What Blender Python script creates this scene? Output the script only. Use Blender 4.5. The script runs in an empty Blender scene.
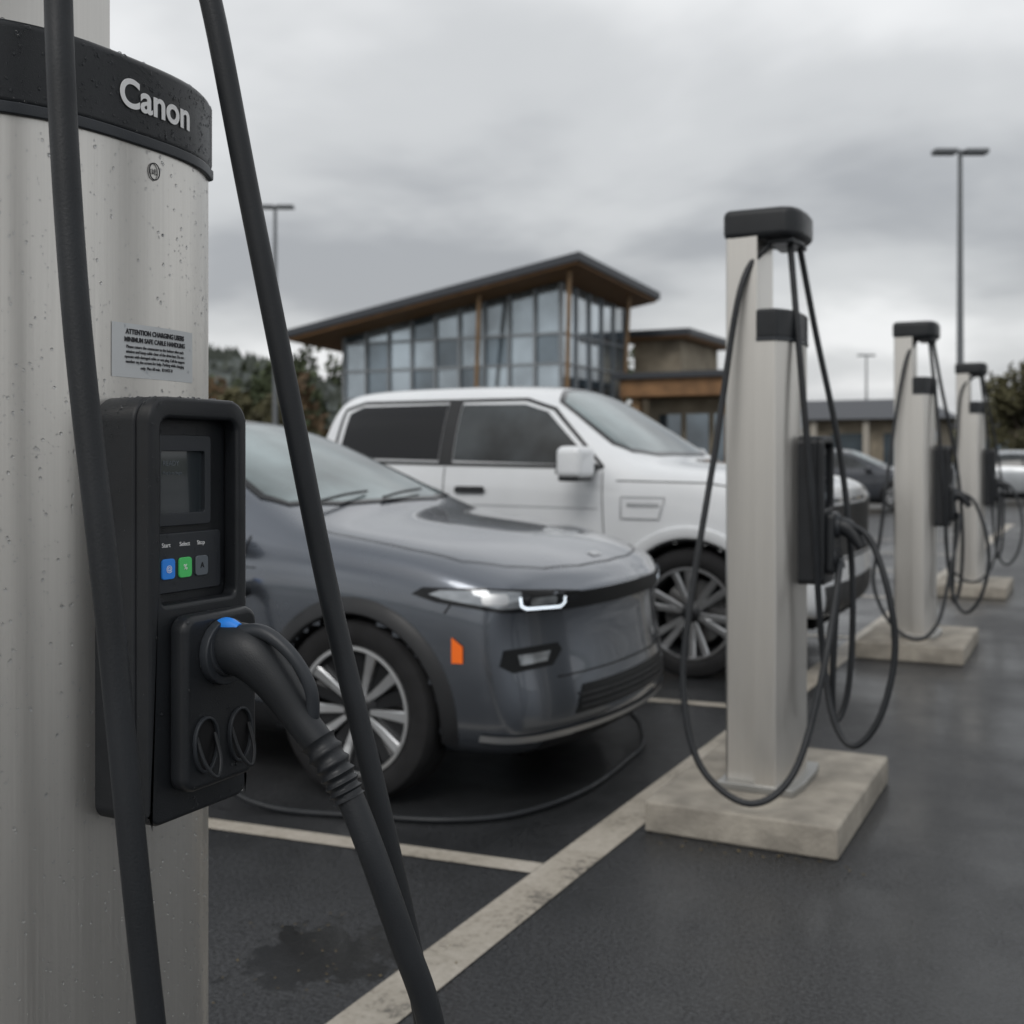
import bpy, bmesh, math, random
from mathutils import Vector, Matrix, noise, geometry
from mathutils.bvhtree import BVHTree
random.seed(7)
scene = bpy.context.scene
COL = scene.collection
R = math.radians

# ------------------------------------------------------------------ materials
def pmat(name, color, rough=.5, metal=0., coat=0., var=0., vscale=5., bump=0., bscale=50., stretch=(1,1,1),
         emit=None, estr=0., rvar=0., rscale=8., trans=0., ior=1.45, spec=.5, color2=None):
    m = bpy.data.materials.new(name); m.use_nodes = True
    nt = m.node_tree; N = nt.nodes; L = nt.links
    b = N['Principled BSDF']
    b.inputs['Base Color'].default_value = (*color, 1)
    b.inputs['Roughness'].default_value = rough
    b.inputs['Metallic'].default_value = metal
    b.inputs['Coat Weight'].default_value = coat
    b.inputs['Coat Roughness'].default_value = .03
    b.inputs['Transmission Weight'].default_value = trans
    b.inputs['IOR'].default_value = ior
    b.inputs['Specular IOR Level'].default_value = spec
    if emit:
        b.inputs['Emission Color'].default_value = (*emit, 1); b.inputs['Emission Strength'].default_value = estr
    tc = N.new('ShaderNodeTexCoord'); mp = N.new('ShaderNodeMapping'); mp.inputs['Scale'].default_value = stretch
    L.new(tc.outputs['Object'], mp.inputs['Vector'])
    def nz(scale, det=5):
        n = N.new('ShaderNodeTexNoise'); n.inputs['Scale'].default_value = scale; n.inputs['Detail'].default_value = det
        L.new(mp.outputs['Vector'], n.inputs['Vector']); return n
    if var > 0 or color2:
        n = nz(vscale)
        mr = N.new('ShaderNodeMapRange'); mr.inputs[1].default_value = .3; mr.inputs[2].default_value = .7
        L.new(n.outputs['Fac'], mr.inputs[0])
        mx = N.new('ShaderNodeMix'); mx.data_type = 'RGBA'
        c1 = tuple(c*(1-var) for c in color); c2 = color2 if color2 else tuple(min(1, c*(1+var)) for c in color)
        mx.inputs[6].default_value = (*c1, 1); mx.inputs[7].default_value = (*c2, 1)
        L.new(mr.outputs[0], mx.inputs[0]); L.new(mx.outputs[2], b.inputs['Base Color'])
    if rvar > 0:
        n = nz(rscale)
        mr = N.new('ShaderNodeMapRange'); mr.inputs[1].default_value = .3; mr.inputs[2].default_value = .7
        mr.inputs[3].default_value = max(.02, rough-rvar); mr.inputs[4].default_value = min(1, rough+rvar)
        L.new(n.outputs['Fac'], mr.inputs[0]); L.new(mr.outputs[0], b.inputs['Roughness'])
    if bump > 0:
        n = nz(bscale, 4)
        bp = N.new('ShaderNodeBump'); bp.inputs['Strength'].default_value = 1.; bp.inputs['Distance'].default_value = bump
        L.new(n.outputs['Fac'], bp.inputs['Height']); L.new(bp.outputs['Normal'], b.inputs['Normal'])
    return m

M = {}
M['metal'] = pmat('brushed_steel', (.66,.64,.605), .36, .9, var=.03, vscale=2.2, stretch=(140,140,1.6), rvar=.04, rscale=3)
M['metal_d'] = pmat('steel_trim', (.36,.36,.35), .45, .9, var=.1)
M['plastic'] = pmat('black_plastic', (.016,.018,.021), .42, 0, var=.2, vscale=9, rvar=.08, bump=.0003, bscale=600)
M['plastic2'] = pmat('dark_grey_plastic', (.03,.034,.04), .42, 0, var=.15, rvar=.08, bump=.0002, bscale=500)
M['rubber'] = pmat('cable_rubber', (.014,.016,.019), .5, 0, var=.25, vscale=6, rvar=.12, bump=.0004, bscale=300)
M['screen'] = pmat('screen_glass', (.03,.037,.042), .14, 0, coat=1)
M['hole'] = pmat('socket_dark', (.006,.006,.007), .6)
M['grille'] = pmat('grille_dark', (.008,.009,.010), .45, spec=.3)
M['blue'] = pmat('blue_button', (.03,.22,.72), .35, emit=(.03,.25,.8), estr=.12)
M['green'] = pmat('green_button', (.08,.5,.14), .35, emit=(.08,.6,.15), estr=.12)
M['greyb'] = pmat('grey_button', (.14,.16,.18), .35)
M['sticker'] = pmat('sticker', (.62,.64,.65), .4, var=.05)
M['ink'] = pmat('print_ink', (.03,.03,.035), .6)
M['white_ink'] = pmat('white_print', (.85,.85,.85), .5, emit=(1,1,1), estr=.03)
M['concrete'] = pmat('concrete', (.30,.275,.235), .85, 0, var=.3, vscale=7, bump=.004, bscale=60, rvar=.1)
M['tyre'] = pmat('tyre_rubber', (.016,.016,.017), .75, 0, var=.25, vscale=12, bump=.0008, bscale=120, spec=.3)
M['rim'] = pmat('alloy_silver', (.62,.63,.64), .28, .9)
M['rim_d'] = pmat('alloy_dark', (.02,.021,.023), .35, .4)
M['trim'] = pmat('black_trim', (.016,.017,.019), .5, 0, rvar=.1)
M['well'] = pmat('wheel_well', (.006,.006,.006), .9, spec=.1)
M['gloss'] = pmat('gloss_black', (.01,.011,.013), .12, 0, spec=.4)
M['glass'] = pmat('car_glass', (.03,.035,.038), .05, 0, spec=.6, var=.7, vscale=3)
M['glass_ws'] = pmat('windscreen_glass', (.18,.225,.23), .05, .45, var=.6, vscale=1.7, spec=1.0)
M['seam'] = pmat('panel_gap', (.008,.008,.009), .8)
M['lens'] = pmat('lamp_lens', (.26,.28,.30), .1, .5, coat=1, var=.4, vscale=9, stretch=(1,1,3))
M['drl'] = pmat('daytime_lamp', (.9,.95,1), .3, emit=(.80,.90,1), estr=1.0)
M['amber'] = pmat('amber_marker', (.75,.13,.01), .3, coat=.5, emit=(.8,.15,.01), estr=.2)
M['silver'] = pmat('satin_silver', (.50,.51,.52), .35, .8)
M['disc'] = pmat('brake_disc', (.25,.25,.25), .4, .9)
M['red'] = pmat('tail_lamp', (.3,.01,.01), .25, coat=1)
M['plate'] = pmat('licence_plate', (.6,.6,.6), .4)

def paint(name, col, metal=.5, rough=.34, rv=.05):
    return pmat(name, col, rough, metal, coat=1., rvar=rv, rscale=3, var=.06, vscale=2)
P_GREY = paint('grey_paint', (.125,.140,.165), .8, .25)
P_WHITE = paint('white_paint', (.72,.74,.76), 0, .4)
P_DARK = paint('dark_paint', (.03,.035,.045), .5)
P_SILV = paint('silver_paint', (.4,.42,.44), .7)

# ------------------------------------------------------------------ helpers
def empty(name, loc=(0,0,0), rz=0.):
    e = bpy.data.objects.new(name, None); e.location = loc; e.rotation_euler = (0,0,rz); e.empty_display_size = .2
    COL.objects.link(e); return e

def mobj(name, verts, faces, mat, parent=None, smooth=False, angle=None):
    me = bpy.data.meshes.new(name); me.from_pydata([tuple(v) for v in verts], [], faces); me.update()
    bm = bmesh.new(); bm.from_mesh(me); bmesh.ops.recalc_face_normals(bm, faces=bm.faces); bm.to_mesh(me); bm.free()
    if smooth:
        for p in me.polygons: p.use_smooth = True
        if angle: me.set_sharp_from_angle(angle=R(angle))
    if isinstance(mat, (list, tuple)):
        for m in mat: me.materials.append(m)
    elif mat: me.materials.append(mat)
    o = bpy.data.objects.new(name, me); COL.objects.link(o)
    if parent: o.parent = parent
    return o

def bevel(o, w, seg=3):
    if w > 0:
        m = o.modifiers.new('bev', 'BEVEL'); m.width = w; m.segments = seg; m.limit_method = 'ANGLE'; m.angle_limit = R(35)
        for p in o.data.polygons: p.use_smooth = True
        n = o.modifiers.new('wn', 'WEIGHTED_NORMAL'); n.keep_sharp = True
    return o

def box(name, x0,x1,y0,y1,z0,z1, mat, parent=None, bv=0., seg=3):
    v = [(x0,y0,z0),(x1,y0,z0),(x1,y1,z0),(x0,y1,z0),(x0,y0,z1),(x1,y0,z1),(x1,y1,z1),(x0,y1,z1)]
    f = [(0,3,2,1),(4,5,6,7),(0,1,5,4),(1,2,6,5),(2,3,7,6),(3,0,4,7)]
    return bevel(mobj(name, v, f, mat, parent), bv, seg)

def boxes(name, lst, mat, parent=None, bv=0):
    v=[]; f=[]
    for (x0,x1,y0,y1,z0,z1) in lst:
        b=len(v)
        v += [(x0,y0,z0),(x1,y0,z0),(x1,y1,z0),(x0,y1,z0),(x0,y0,z1),(x1,y0,z1),(x1,y1,z1),(x0,y1,z1)]
        f += [tuple(b+i for i in q) for q in [(0,3,2,1),(4,5,6,7),(0,1,5,4),(1,2,6,5),(2,3,7,6),(3,0,4,7)]]
    return bevel(mobj(name, v, f, mat, parent), bv, 2)

def prism_z(name, poly, z0, z1, mat, parent=None, bv=0., seg=3, smooth_angle=None):
    n=len(poly)
    v=[(x,y,z0) for x,y in poly]+[(x,y,z1) for x,y in poly]
    f=[tuple(range(n-1,-1,-1)), tuple(range(n,2*n))]+[(i,(i+1)%n,n+(i+1)%n,n+i) for i in range(n)]
    o=mobj(name,v,f,mat,parent)
    if smooth_angle:
        for p in o.data.polygons: p.use_smooth=True
        o.data.set_sharp_from_angle(angle=R(smooth_angle))
    return bevel(o,bv,seg)

def prism_x(name, poly, x0, x1, mat, parent=None, bv=0., seg=3):
    n=len(poly)
    v=[(x0,y,z) for y,z in poly]+[(x1,y,z) for y,z in poly]
    f=[tuple(range(n-1,-1,-1)), tuple(range(n,2*n))]+[(i,(i+1)%n,n+(i+1)%n,n+i) for i in range(n)]
    return bevel(mobj(name,v,f,mat,parent),bv,seg)

def rr(y0,y1,z0,z1,r,seg=5, rt=None):
    rt = rt or r
    out=[]
    for cy,cz,a0,rad in ((y1-r,z0+r,-90,r),(y1-rt,z1-rt,0,rt),(y0+rt,z1-rt,90,rt),(y0+r,z0+r,180,r)):
        for i in range(seg+1):
            a=R(a0+90*i/seg); out.append((cy+rad*math.cos(a), cz+rad*math.sin(a)))
    return out

def ring_x(name, outer, inner, x0, x1, mat, parent=None, bv=0.):
    n=len(outer)
    v=[(x0,y,z) for y,z in outer]+[(x1,y,z) for y,z in outer]+[(x1,y,z) for y,z in inner]+[(x0,y,z) for y,z in inner]
    f=[]
    for i in range(n):
        j=(i+1)%n
        f += [(i,j,n+j,n+i),(n+i,n+j,2*n+j,2*n+i),(2*n+i,2*n+j,3*n+j,3*n+i),(3*n+i,3*n+j,j,i)]
    return bevel(mobj(name,v,f,mat,parent),bv,2)

def catmull(pts, sub=8):
    P=[Vector(p) for p in pts]; P=[P[0]*2-P[1]]+P+[P[-1]*2-P[-2]]
    out=[]
    for i in range(1,len(P)-2):
        for k in range(sub):
            t=k/sub; a,b,c,d=P[i-1],P[i],P[i+1],P[i+2]
            out.append(.5*((2*b)+(c-a)*t+(2*a-5*b+4*c-d)*t*t+(3*b-a-3*c+d)*t**3))
    out.append(P[-2]); return out

def sweep(name, pts, rad, mat, parent=None, sides=14, sub=8, squash=1.0, up=(0,1,0)):
    """tube through pts; rad number or list per point"""
    if not isinstance(rad,(list,tuple)): rad=[rad]*len(pts)
    P=catmull([Vector((*p[:3],)) for p in pts],sub)
    Rr=[v[0] for v in catmull([Vector((r,0,0)) for r in rad],sub)]
    n=len(P); v=[]; f=[]
    T=[(P[min(i+1,n-1)]-P[max(i-1,0)]).normalized() for i in range(n)]
    nrm=Vector(up); 
    if abs(nrm.dot(T[0]))>.95: nrm=Vector((1,0,0))
    nrm=(nrm-T[0]*nrm.dot(T[0])).normalized()
    for i in range(n):
        nrm=(nrm-T[i]*nrm.dot(T[i])).normalized(); bn=T[i].cross(nrm)
        for k in range(sides):
            a=2*math.pi*k/sides
            v.append(P[i]+nrm*(math.cos(a)*Rr[i]*squash)+bn*(math.sin(a)*Rr[i]))
    for i in range(n-1):
        for k in range(sides):
            k2=(k+1)%sides
            f.append((i*sides+k,i*sides+k2,(i+1)*sides+k2,(i+1)*sides+k))
    f.append(tuple(range(sides-1,-1,-1))); f.append(tuple((n-1)*sides+k for k in range(sides)))
    return mobj(name,v,f,mat,parent,smooth=True,angle=60)

def lathe_y(name, prof, mat, parent=None, seg=64, closed=False):
    v=[];f=[];n=len(prof)
    for k in range(seg):
        a=2*math.pi*k/seg
        for r,y in prof: v.append((r*math.cos(a),y,r*math.sin(a)))
    for k in range(seg):
        k2=(k+1)%seg
        for i in range(n-1 if not closed else n):
            j=(i+1)%n
            f.append((k*n+i,k*n+j,k2*n+j,k2*n+i))
    return mobj(name,v,f,mat,parent,smooth=True,angle=35)

# ------------------------------------------------------------------ surface projected panels
def inpoly(p, poly):
    x,y=p; c=False; n=len(poly)
    for i in range(n):
        x1,y1=poly[i]; x2,y2=poly[(i+1)%n]
        if (y1>y)!=(y2>y) and x<(x2-x1)*(y-y1)/(y2-y1)+x1: c=not c
    return c

def rays(bvh, th, pt, off):
    if th=='top':
        o=Vector((pt[0],pt[1],5)); d=Vector((0,0,-1))
    else:
        a=R(th); out=Vector((math.cos(a),math.sin(a),0)); ua=Vector((-math.sin(a),math.cos(a),0))
        o=ua*pt[0]+Vector((0,0,pt[1]))+out*8; d=-out
    loc,nr,idx,dist=bvh.ray_cast(o,d)
    if loc is None: return None
    if nr.dot(d)>0: nr=-nr
    return loc+nr*off

def resample(poly, sp):
    out=[]
    n=len(poly)
    for i in range(n):
        a=Vector(poly[i]); b=Vector(poly[(i+1)%n]); k=max(1,int((b-a).length/sp))
        for j in range(k): out.append(tuple(a.lerp(b,j/k)))
    return out

def decal(name, bvh, th, poly, mat, parent, off=.004, sp=.05):
    B=resample(poly,sp); pts=[Vector(p) for p in B]; nb=len(B)
    xs=[p[0] for p in B]; ys=[p[1] for p in B]
    x=min(xs)+sp/2
    while x<max(xs):
        y=min(ys)+sp/2
        while y<max(ys):
            if inpoly((x,y),B):
                q=Vector((x,y))
                if min((q-w).length for w in pts[:nb])>sp*.35: pts.append(q)
            y+=sp
        x+=sp
    vo,eo,fo,*_=geometry.delaunay_2d_cdt(pts,[],[list(range(nb))],1,1e-6)
    V=[];ok=[]
    for p in vo:
        h=rays(bvh,th,p,off); ok.append(h is not None); V.append(h if h is not None else Vector((0,0,0)))
    F=[tuple(f) for f in fo if all(ok[i] for i in f) and inpoly(((vo[f[0]]+vo[f[1]]+vo[f[2]])/3)[:2],B)]
    F=[f for f in F if max((V[f[0]]-V[f[1]]).length,(V[f[1]]-V[f[2]]).length,(V[f[0]]-V[f[2]]).length)<sp*6]
    return mobj(name,V,F,mat,parent,smooth=True)

def decal2(name,bvh,th,poly,mat,parent,**k):
    decal(name+'_r',bvh,th,poly,mat,parent,**k)
    if th=='top': p2=[(x,-y) for x,y in poly]; t2='top'
    else: p2=[(-u,z) for u,z in poly]; t2=-th
    decal(name+'_l',bvh,t2,p2,mat,parent,**k)

def seam(name,bvh,th,line,w,mat,parent,off=.0035,both=True,closed=False):
    def one(nm,th,line):
        L=[Vector((*p,0)) for p in line]
        if closed: L=L+[L[0]]
        pts=[]
        for i in range(len(L)-1):
            k=max(1,int((L[i+1]-L[i]).length/.03))
            for j in range(k): pts.append(L[i].lerp(L[i+1],j/k))
        pts.append(L[-1])
        V=[];F=[]
        for i,p in enumerate(pts):
            t=(pts[min(i+1,len(pts)-1)]-pts[max(i-1,0)]).normalized(); nn=Vector((-t.y,t.x,0))*w/2
            a=rays(bvh,th,(p+nn)[:2],off); b=rays(bvh,th,(p-nn)[:2],off)
            if a is None or b is None: a=b=None
            V+= [a or Vector((0,0,0)), b or Vector((0,0,0))]
            if i>0 and a is not None and V[2*i-2].length>0 and (V[2*i-2]-a).length<.2: F.append((2*i-2,2*i-1,2*i+1,2*i))
        mobj(nm,V,F,mat,parent,smooth=True)
    one(name+'_r',th,line)
    if both:
        if th=='top': one(name+'_l','top',[(x,-y) for x,y in line])
        else: one(name+'_l',-th,[(-u,z) for u,z in line])

# ------------------------------------------------------------------ vehicle body loft
def body_mesh(name, st, W, paintm, parent, arches, level=3, pk=2.5):
    fr=(.66,.33)
    def px(s,y,row): return s['x']-s.get('k',0)*(abs(y)/W)**pk+s.get('dx',[0]*7)[row]
    V=[];F=[]
    for s in st:
        S=s['s']; zb=S[0][1]; y0=S[0][0]; y6,z6=S[6]
        half=[(px(s,0,0),0,zb)]+[(px(s,y0*f,0),y0*f,zb) for f in fr[::-1]]
        half+=[(px(s,y,i),y,z) for i,(y,z) in enumerate(S)]
        half+=[(px(s,y6*f,6),y6*f,z6+(s['zt']-z6)*(1-f*f)) for f in fr]+[(px(s,0,6),0,s['zt'])]
        ring=[(x,-y,z) for x,y,z in half]+[(x,y,z) for x,y,z in half[-2:0:-1]]
        V+=ring
    n=24
    for i in range(len(st)-1):
        for k in range(n):
            k2=(k+1)%n
            F.append((i*n+k,i*n+k2,(i+1)*n+k2,(i+1)*n+k))
    for si in (0,len(st)-1):
        s=st[si]; S=s['s']; base=si*n
        def rid(k,left): return base+((24-k)%24 if left else k)
        cols=[1,.66,.33,0,-.33,-.66,-1]
        grid=[]
        for r in range(7):
            row=[]
            for ci,c in enumerate(cols):
                left=c<0 ; ac=abs(c)
                if ac==1: row.append(rid(3+r,left)); continue
                if r==0: row.append(rid({.66:2,.33:1,0:0}[ac],left)); continue
                if r==6: row.append(rid({.66:10,.33:11,0:12}[ac],left)); continue
                y,z=S[r]; y6,z6=S[6]
                zz=z+(s['zt']-z6)*(1-ac*ac)*((z-S[0][1])/(z6-S[0][1]))
                V.append((px(s,y*ac,r),-y*c,zz)); row.append(len(V)-1)
            grid.append(row)
        for r in range(6):
            for c in range(6):
                F.append((grid[r][c],grid[r][c+1],grid[r+1][c+1],grid[r+1][c]))
    o=mobj(name,V,F,[paintm,M['well']],parent,smooth=True)
    sm=o.modifiers.new('sub','SUBSURF'); sm.levels=level; sm.render_levels=level
    dg=bpy.context.evaluated_depsgraph_get(); dg.update()
    me=bpy.data.meshes.new_from_object(o.evaluated_get(dg)); o.modifiers.clear(); o.data=me
    bm=bmesh.new(); bm.from_mesh(me); bvh=BVHTree.FromBMesh(bm); bm.free()
    for (ax,az,ar,ay) in arches:
      for sgn in (-1,1):
        v=[];f=[];seg=48
        for yy in (sgn*ay,sgn*1.4):
            for k in range(seg):
                a=2*math.pi*(k+.37)/seg
                v.append((ax+.0013+ar*math.cos(a),yy,az+.0011+ar*math.sin(a)))
        f+=[tuple(k for k in range(seg)),tuple(seg+k for k in range(seg-1,-1,-1))]
        f+=[(k,(k+1)%seg,seg+(k+1)%seg,seg+k) for k in range(seg)]
        c=mobj('cutter',v,f,[paintm,M['well']])
        for p in c.data.polygons: p.material_index=1
        bo=o.modifiers.new('b','BOOLEAN'); bo.operation='DIFFERENCE'; bo.object=c; bo.solver='EXACT'
        dg=bpy.context.evaluated_depsgraph_get(); dg.update()
        me=bpy.data.meshes.new_from_object(o.evaluated_get(dg)); o.modifiers.clear(); o.data=me
        bpy.data.objects.remove(c)
    # clear anything left across the wheel openings
    bm=bmesh.new(); bm.from_mesh(o.data); bm.normal_update()
    kill=[]
    for fc in bm.faces:
        c=fc.calc_center_median()
        for (ax,az,ar,ay) in arches:
            if abs(c.y)>ay+.03 and abs(fc.normal.y)>.45 and all((v.co.x-ax)**2+(v.co.z-az)**2<(ar+.006)**2 for v in fc.verts): kill.append(fc); break
    bmesh.ops.delete(bm,geom=kill,context='FACES'); bm.to_mesh(o.data); bm.free()
    for p in o.data.polygons: p.use_smooth=True
    o.data.set_sharp_from_angle(angle=R(38))
    return o,bvh

def wheel(parent, x, y, r, w, style, name='wheel'):
    e=empty(name,(x,y,r)); e.parent=parent
    e.rotation_euler=(0,0.3,0) if y<0 else (0,0.3,math.pi)
    ri=r*.70
    h=w/2
    tp=[(ri,-h*.86),(ri+.02,-h*.98),(r*.86,-h*1.04),(r*.955,-h*.96),(r*.99,-h*.80),(r,-h*.5),(r,-h*.44),(r-.008,-h*.43),(r-.008,-h*.36),(r,-h*.35),(r,-.012),(r-.008,-.01),(r-.008,.01),(r,.012),(r,h*.35),(r-.008,h*.36),(r-.008,h*.43),(r,h*.44),(r,h*.5),(r*.99,h*.8),(r*.955,h*.96),(r*.86,h*1.04),(ri,h*.86)]
    lathe_y('tyre',tp,M['tyre'],e,72,closed=True)
    lathe_y('rim_barrel',[(ri+.004,-h*.9),(ri-.012,-h*.93),(ri-.022,-h*.8),(ri-.03,-h*.3),(ri-.03,h*.7),(0.001,h*.7)],M['rim_d'],e,64)
    lathe_y('rim_lip',[(ri+.006,-h*.90),(ri+.004,-h*.965),(ri-.010,-h*.97),(ri-.016,-h*.86)],M['rim'],e,64)
    lathe_y('brake_disc',[(.001,-h*.05),(ri*.72,-h*.05),(ri*.72,h*.1),(.001,h*.1)],M['disc'],e,40)
    lathe_y('hub',[(.001,-h*.86),(.03,-h*.86),(.036,-h*.80),(.062,-h*.72),(.085,-h*.55),(.085,0)],M['rim_d'],e,32)
    V=[];F=[];V2=[];F2=[]
    def spoke(V,F,a,r0,r1,w0,w1,y0,y1,sk=0.):
        b=len(V); ca,sa=math.cos(a),math.sin(a)
        def pt(rr_,t,yy): V.append((rr_*ca-t*sa,yy,rr_*sa+t*ca))
        st=[(r0,w0,y0),(r0+(r1-r0)*.5,(w0+w1)/2,y0+(y1-y0)*.35),(r1,w1,y1)]
        for i,(q,ww,yy) in enumerate(st):
            t=sk*i/2
            pt(q,t-ww/2,yy+.006);pt(q,t-ww*.36,yy);pt(q,t+ww*.36,yy);pt(q,t+ww/2,yy+.006);pt(q,t+ww*.45,yy+.035);pt(q,t-ww*.45,yy+.035)
        for i in range(2):
            for k in range(6):
                k2=(k+1)%6; F.append((b+i*6+k,b+i*6+k2,b+i*6+6+k2,b+i*6+6+k))
        F.append(tuple(b+k for k in range(6))); F.append(tuple(b+12+k for k in range(6)))
    ns=5 if style==0 else 6
    for k in range(ns):
        a=2*math.pi*k/ns
        if style==0:
            spoke(V,F,a+.20,.055,ri-.008,.024,.052,-h*.70,-h*.90,.02)
            spoke(V,F,a-.20,.055,ri-.008,.024,.052,-h*.70,-h*.90,-.02)
            spoke(V2,F2,a,.05,ri-.01,.06,.10,-h*.5,-h*.66)
            spoke(V2,F2,a+math.pi/ns,.05,ri-.01,.05,.07,-h*.5,-h*.66)
        else:
            spoke(V,F,a+.13,.06,ri-.008,.035,.045,-h*.72,-h*.9,.012)
            spoke(V,F,a-.13,.06,ri-.008,.035,.045,-h*.72,-h*.9,-.012)
            spoke(V2,F2,a,.05,ri-.01,.06,.09,-h*.5,-h*.66)
    mobj('spokes',V,F,M['rim'],e); mobj('spoke_backs',V2,F2,M['rim_d'],e)
    return e

def arch_trim(name,bvh,parent,cx,cz,r0,r1,a0,a1,mat,off):
    for sg in (-1,1):
        V=[];F=[];n=40
        for i in range(n+1):
            a=R(a0+(a1-a0)*i/n); ca,sa=math.cos(a),math.sin(a)
            th=-90 if sg<0 else 90; s=1 if sg<0 else -1
            pr=rays(bvh,th,(s*(cx+r1*ca),cz+r1*sa),.0)
            pi=rays(bvh,th,(s*(cx+(r0+.012)*ca),cz+(r0+.012)*sa),.0)
            if pr is None or pi is None:
                yy=sg*.9; pr=Vector((cx+r1*ca,yy,cz+r1*sa)); pi=Vector((cx+r0*ca,yy,cz+r0*sa))
            pts=[(pr.x,pr.y,pr.z),(pr.x-(.008)*ca,sg*(abs(pr.y)+off),pr.z-.008*sa),(cx+(r0+.01)*ca,sg*(abs(pi.y)+off+.006),cz+(r0+.01)*sa),(cx+r0*ca,sg*(abs(pi.y)+off-.004),cz+r0*sa),(cx+r0*ca,sg*(abs(pi.y)-.10),cz+r0*sa)]
            V+=pts
        for i in range(n):
            for k in range(4): F.append((i*5+k,i*5+k+1,i*5+5+k+1,i*5+5+k))
        mobj(name+('_r' if sg<0 else '_l'),V,F,mat,parent,smooth=True,angle=50)

def build_car(name, loc, rz, paintm, lit=True):
    e=empty(name,loc,rz)
    st=[
     dict(x=-3.78,zt=1.00,k=-.10,s=[(.68,.38),(.76,.5),(.79,.68),(.79,.84),(.77,.92),(.72,.96),(.62,.985)]),
     dict(x=-3.72,zt=1.12,k=-.10,s=[(.74,.32),(.83,.46),(.86,.7),(.86,.9),(.83,1.0),(.76,1.06),(.64,1.10)]),
     dict(x=-3.5,zt=1.33,k=-.05,s=[(.82,.25),(.90,.42),(.92,.7),(.92,.93),(.89,1.06),(.77,1.2),(.62,1.30)]),
     dict(x=-3.1,zt=1.53,k=0,s=[(.85,.21),(.925,.4),(.94,.7),(.94,.94),(.90,1.06),(.77,1.34),(.61,1.49)]),
     dict(x=-2.6,zt=1.595,k=0,s=[(.86,.2),(.93,.38),(.945,.68),(.94,.93),(.91,1.05),(.775,1.38),(.62,1.55)]),
     dict(x=-2.0,zt=1.62,k=0,s=[(.86,.2),(.93,.36),(.945,.66),(.935,.92),(.905,1.04),(.775,1.37),(.635,1.565)]),
     dict(x=-1.45,zt=1.61,k=0,s=[(.86,.2),(.93,.36),(.945,.66),(.935,.91),(.905,1.03),(.775,1.36),(.63,1.55)]),
     dict(x=-1.25,zt=1.575,k=0,s=[(.86,.2),(.93,.36),(.945,.66),(.935,.91),(.905,1.03),(.775,1.33),(.635,1.515)]),
     dict(x=-.80,zt=1.38,k=0,s=[(.86,.2),(.93,.36),(.945,.65),(.935,.91),(.91,1.03),(.80,1.20),(.70,1.325)]),
     dict(x=-.42,zt=1.19,k=0,s=[(.86,.2),(.93,.36),(.945,.65),(.94,.90),(.915,1.02),(.86,1.09),(.77,1.155)]),
     dict(x=-.26,zt=1.135,k=0,s=[(.86,.2),(.93,.36),(.945,.65),(.94,.90),(.915,1.01),(.87,1.06),(.78,1.095)]),
     dict(x=.0,zt=1.110,k=0,s=[(.86,.2),(.93,.36),(.945,.65),(.94,.89),(.915,.995),(.86,1.04),(.76,1.075)]),
     dict(x=.35,zt=1.065,k=.03,s=[(.85,.2),(.92,.34),(.94,.62),(.935,.86),(.905,.965),(.84,1.005),(.72,1.035)]),
     dict(x=.60,zt=.995,k=.12,s=[(.82,.2),(.89,.32),(.915,.6),(.91,.82),(.88,.915),(.81,.95),(.69,.975)]),
     dict(x=.765,zt=.925,k=.20,s=[(.79,.21),(.865,.31),(.89,.56),(.885,.78),(.86,.875),(.79,.905),(.67,.918)],dx=[-.03,.01,.01,0,0,0,0]),
     dict(x=.84,zt=.880,k=.25,s=[(.75,.23),(.83,.31),(.855,.55),(.85,.76),(.83,.84),(.77,.863),(.66,.872)],dx=[-.05,.05,.005,-.02,.01,-.01,-.03]),
    ]
    body,bvh=body_mesh('body_shell',st,.945,paintm,e,[(0,.37,.405,.60),(-3.0,.37,.405,.60)])
    for y in (-.82,.82):
        wheel(e,0,y,.37,.235,0,'front_wheel'); wheel(e,-3.0,y,.37,.235,0,'rear_wheel')
    for cx in (0,-3.0): arch_trim('arch_cladding',bvh,e,cx,.37,.393,.465,-14,194,M['trim'],.010)
    decal2('sill_cladding',bvh,-90,[(-2.56,.22),(-.44,.22),(-.40,.36),(-2.60,.36)],M['trim'],e,off=.008)
    ws=[(-.40,.0),(-.42,.4),(-.50,.70),(-.62,.735),(-1.22,.56),(-1.30,.3),(-1.31,0),(-1.30,-.3),(-1.22,-.56),(-.62,-.735),(-.50,-.70),(-.42,-.4)]
    decal('windscreen',bvh,'top',ws,M['glass_ws'],e,sp=.06)
    seam('windscreen_surround',bvh,'top',ws,.03,M['gloss'],e,off=.006,both=False,closed=True)
    decal2('side_window',bvh,-90,[(-.62,1.10),(-3.05,1.13),(-3.15,1.2),(-2.9,1.42),(-2.0,1.50),(-1.45,1.48),(-1.15,1.38),(-.85,1.22)],M['glass'],e,off=.004)
    for x in (-1.62,-2.55): seam('window_pillar',bvh,-90,[(x,1.11),(x-.06,1.485)],.07,M['trim'],e,off=.007)
    decal('rear_window',bvh,'top',[(-3.0,.55),(-3.45,.6),(-3.45,-.6),(-3.0,-.55)],M['glass'],e)
    for ln in ([(-.55,.40),(-.60,.7),(-.56,1.06)],[(-1.62,.38),(-1.62,1.08)],[(-2.52,.55),(-2.6,1.1)],[(-.60,.385),(-2.45,.385)]):
        seam('door_gap',bvh,-90,ln,.007,M['seam'],e)
    seam('body_crease',bvh,-90,[(-.5,.93),(-3.3,.95)],.005,M['seam'],e)
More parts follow.
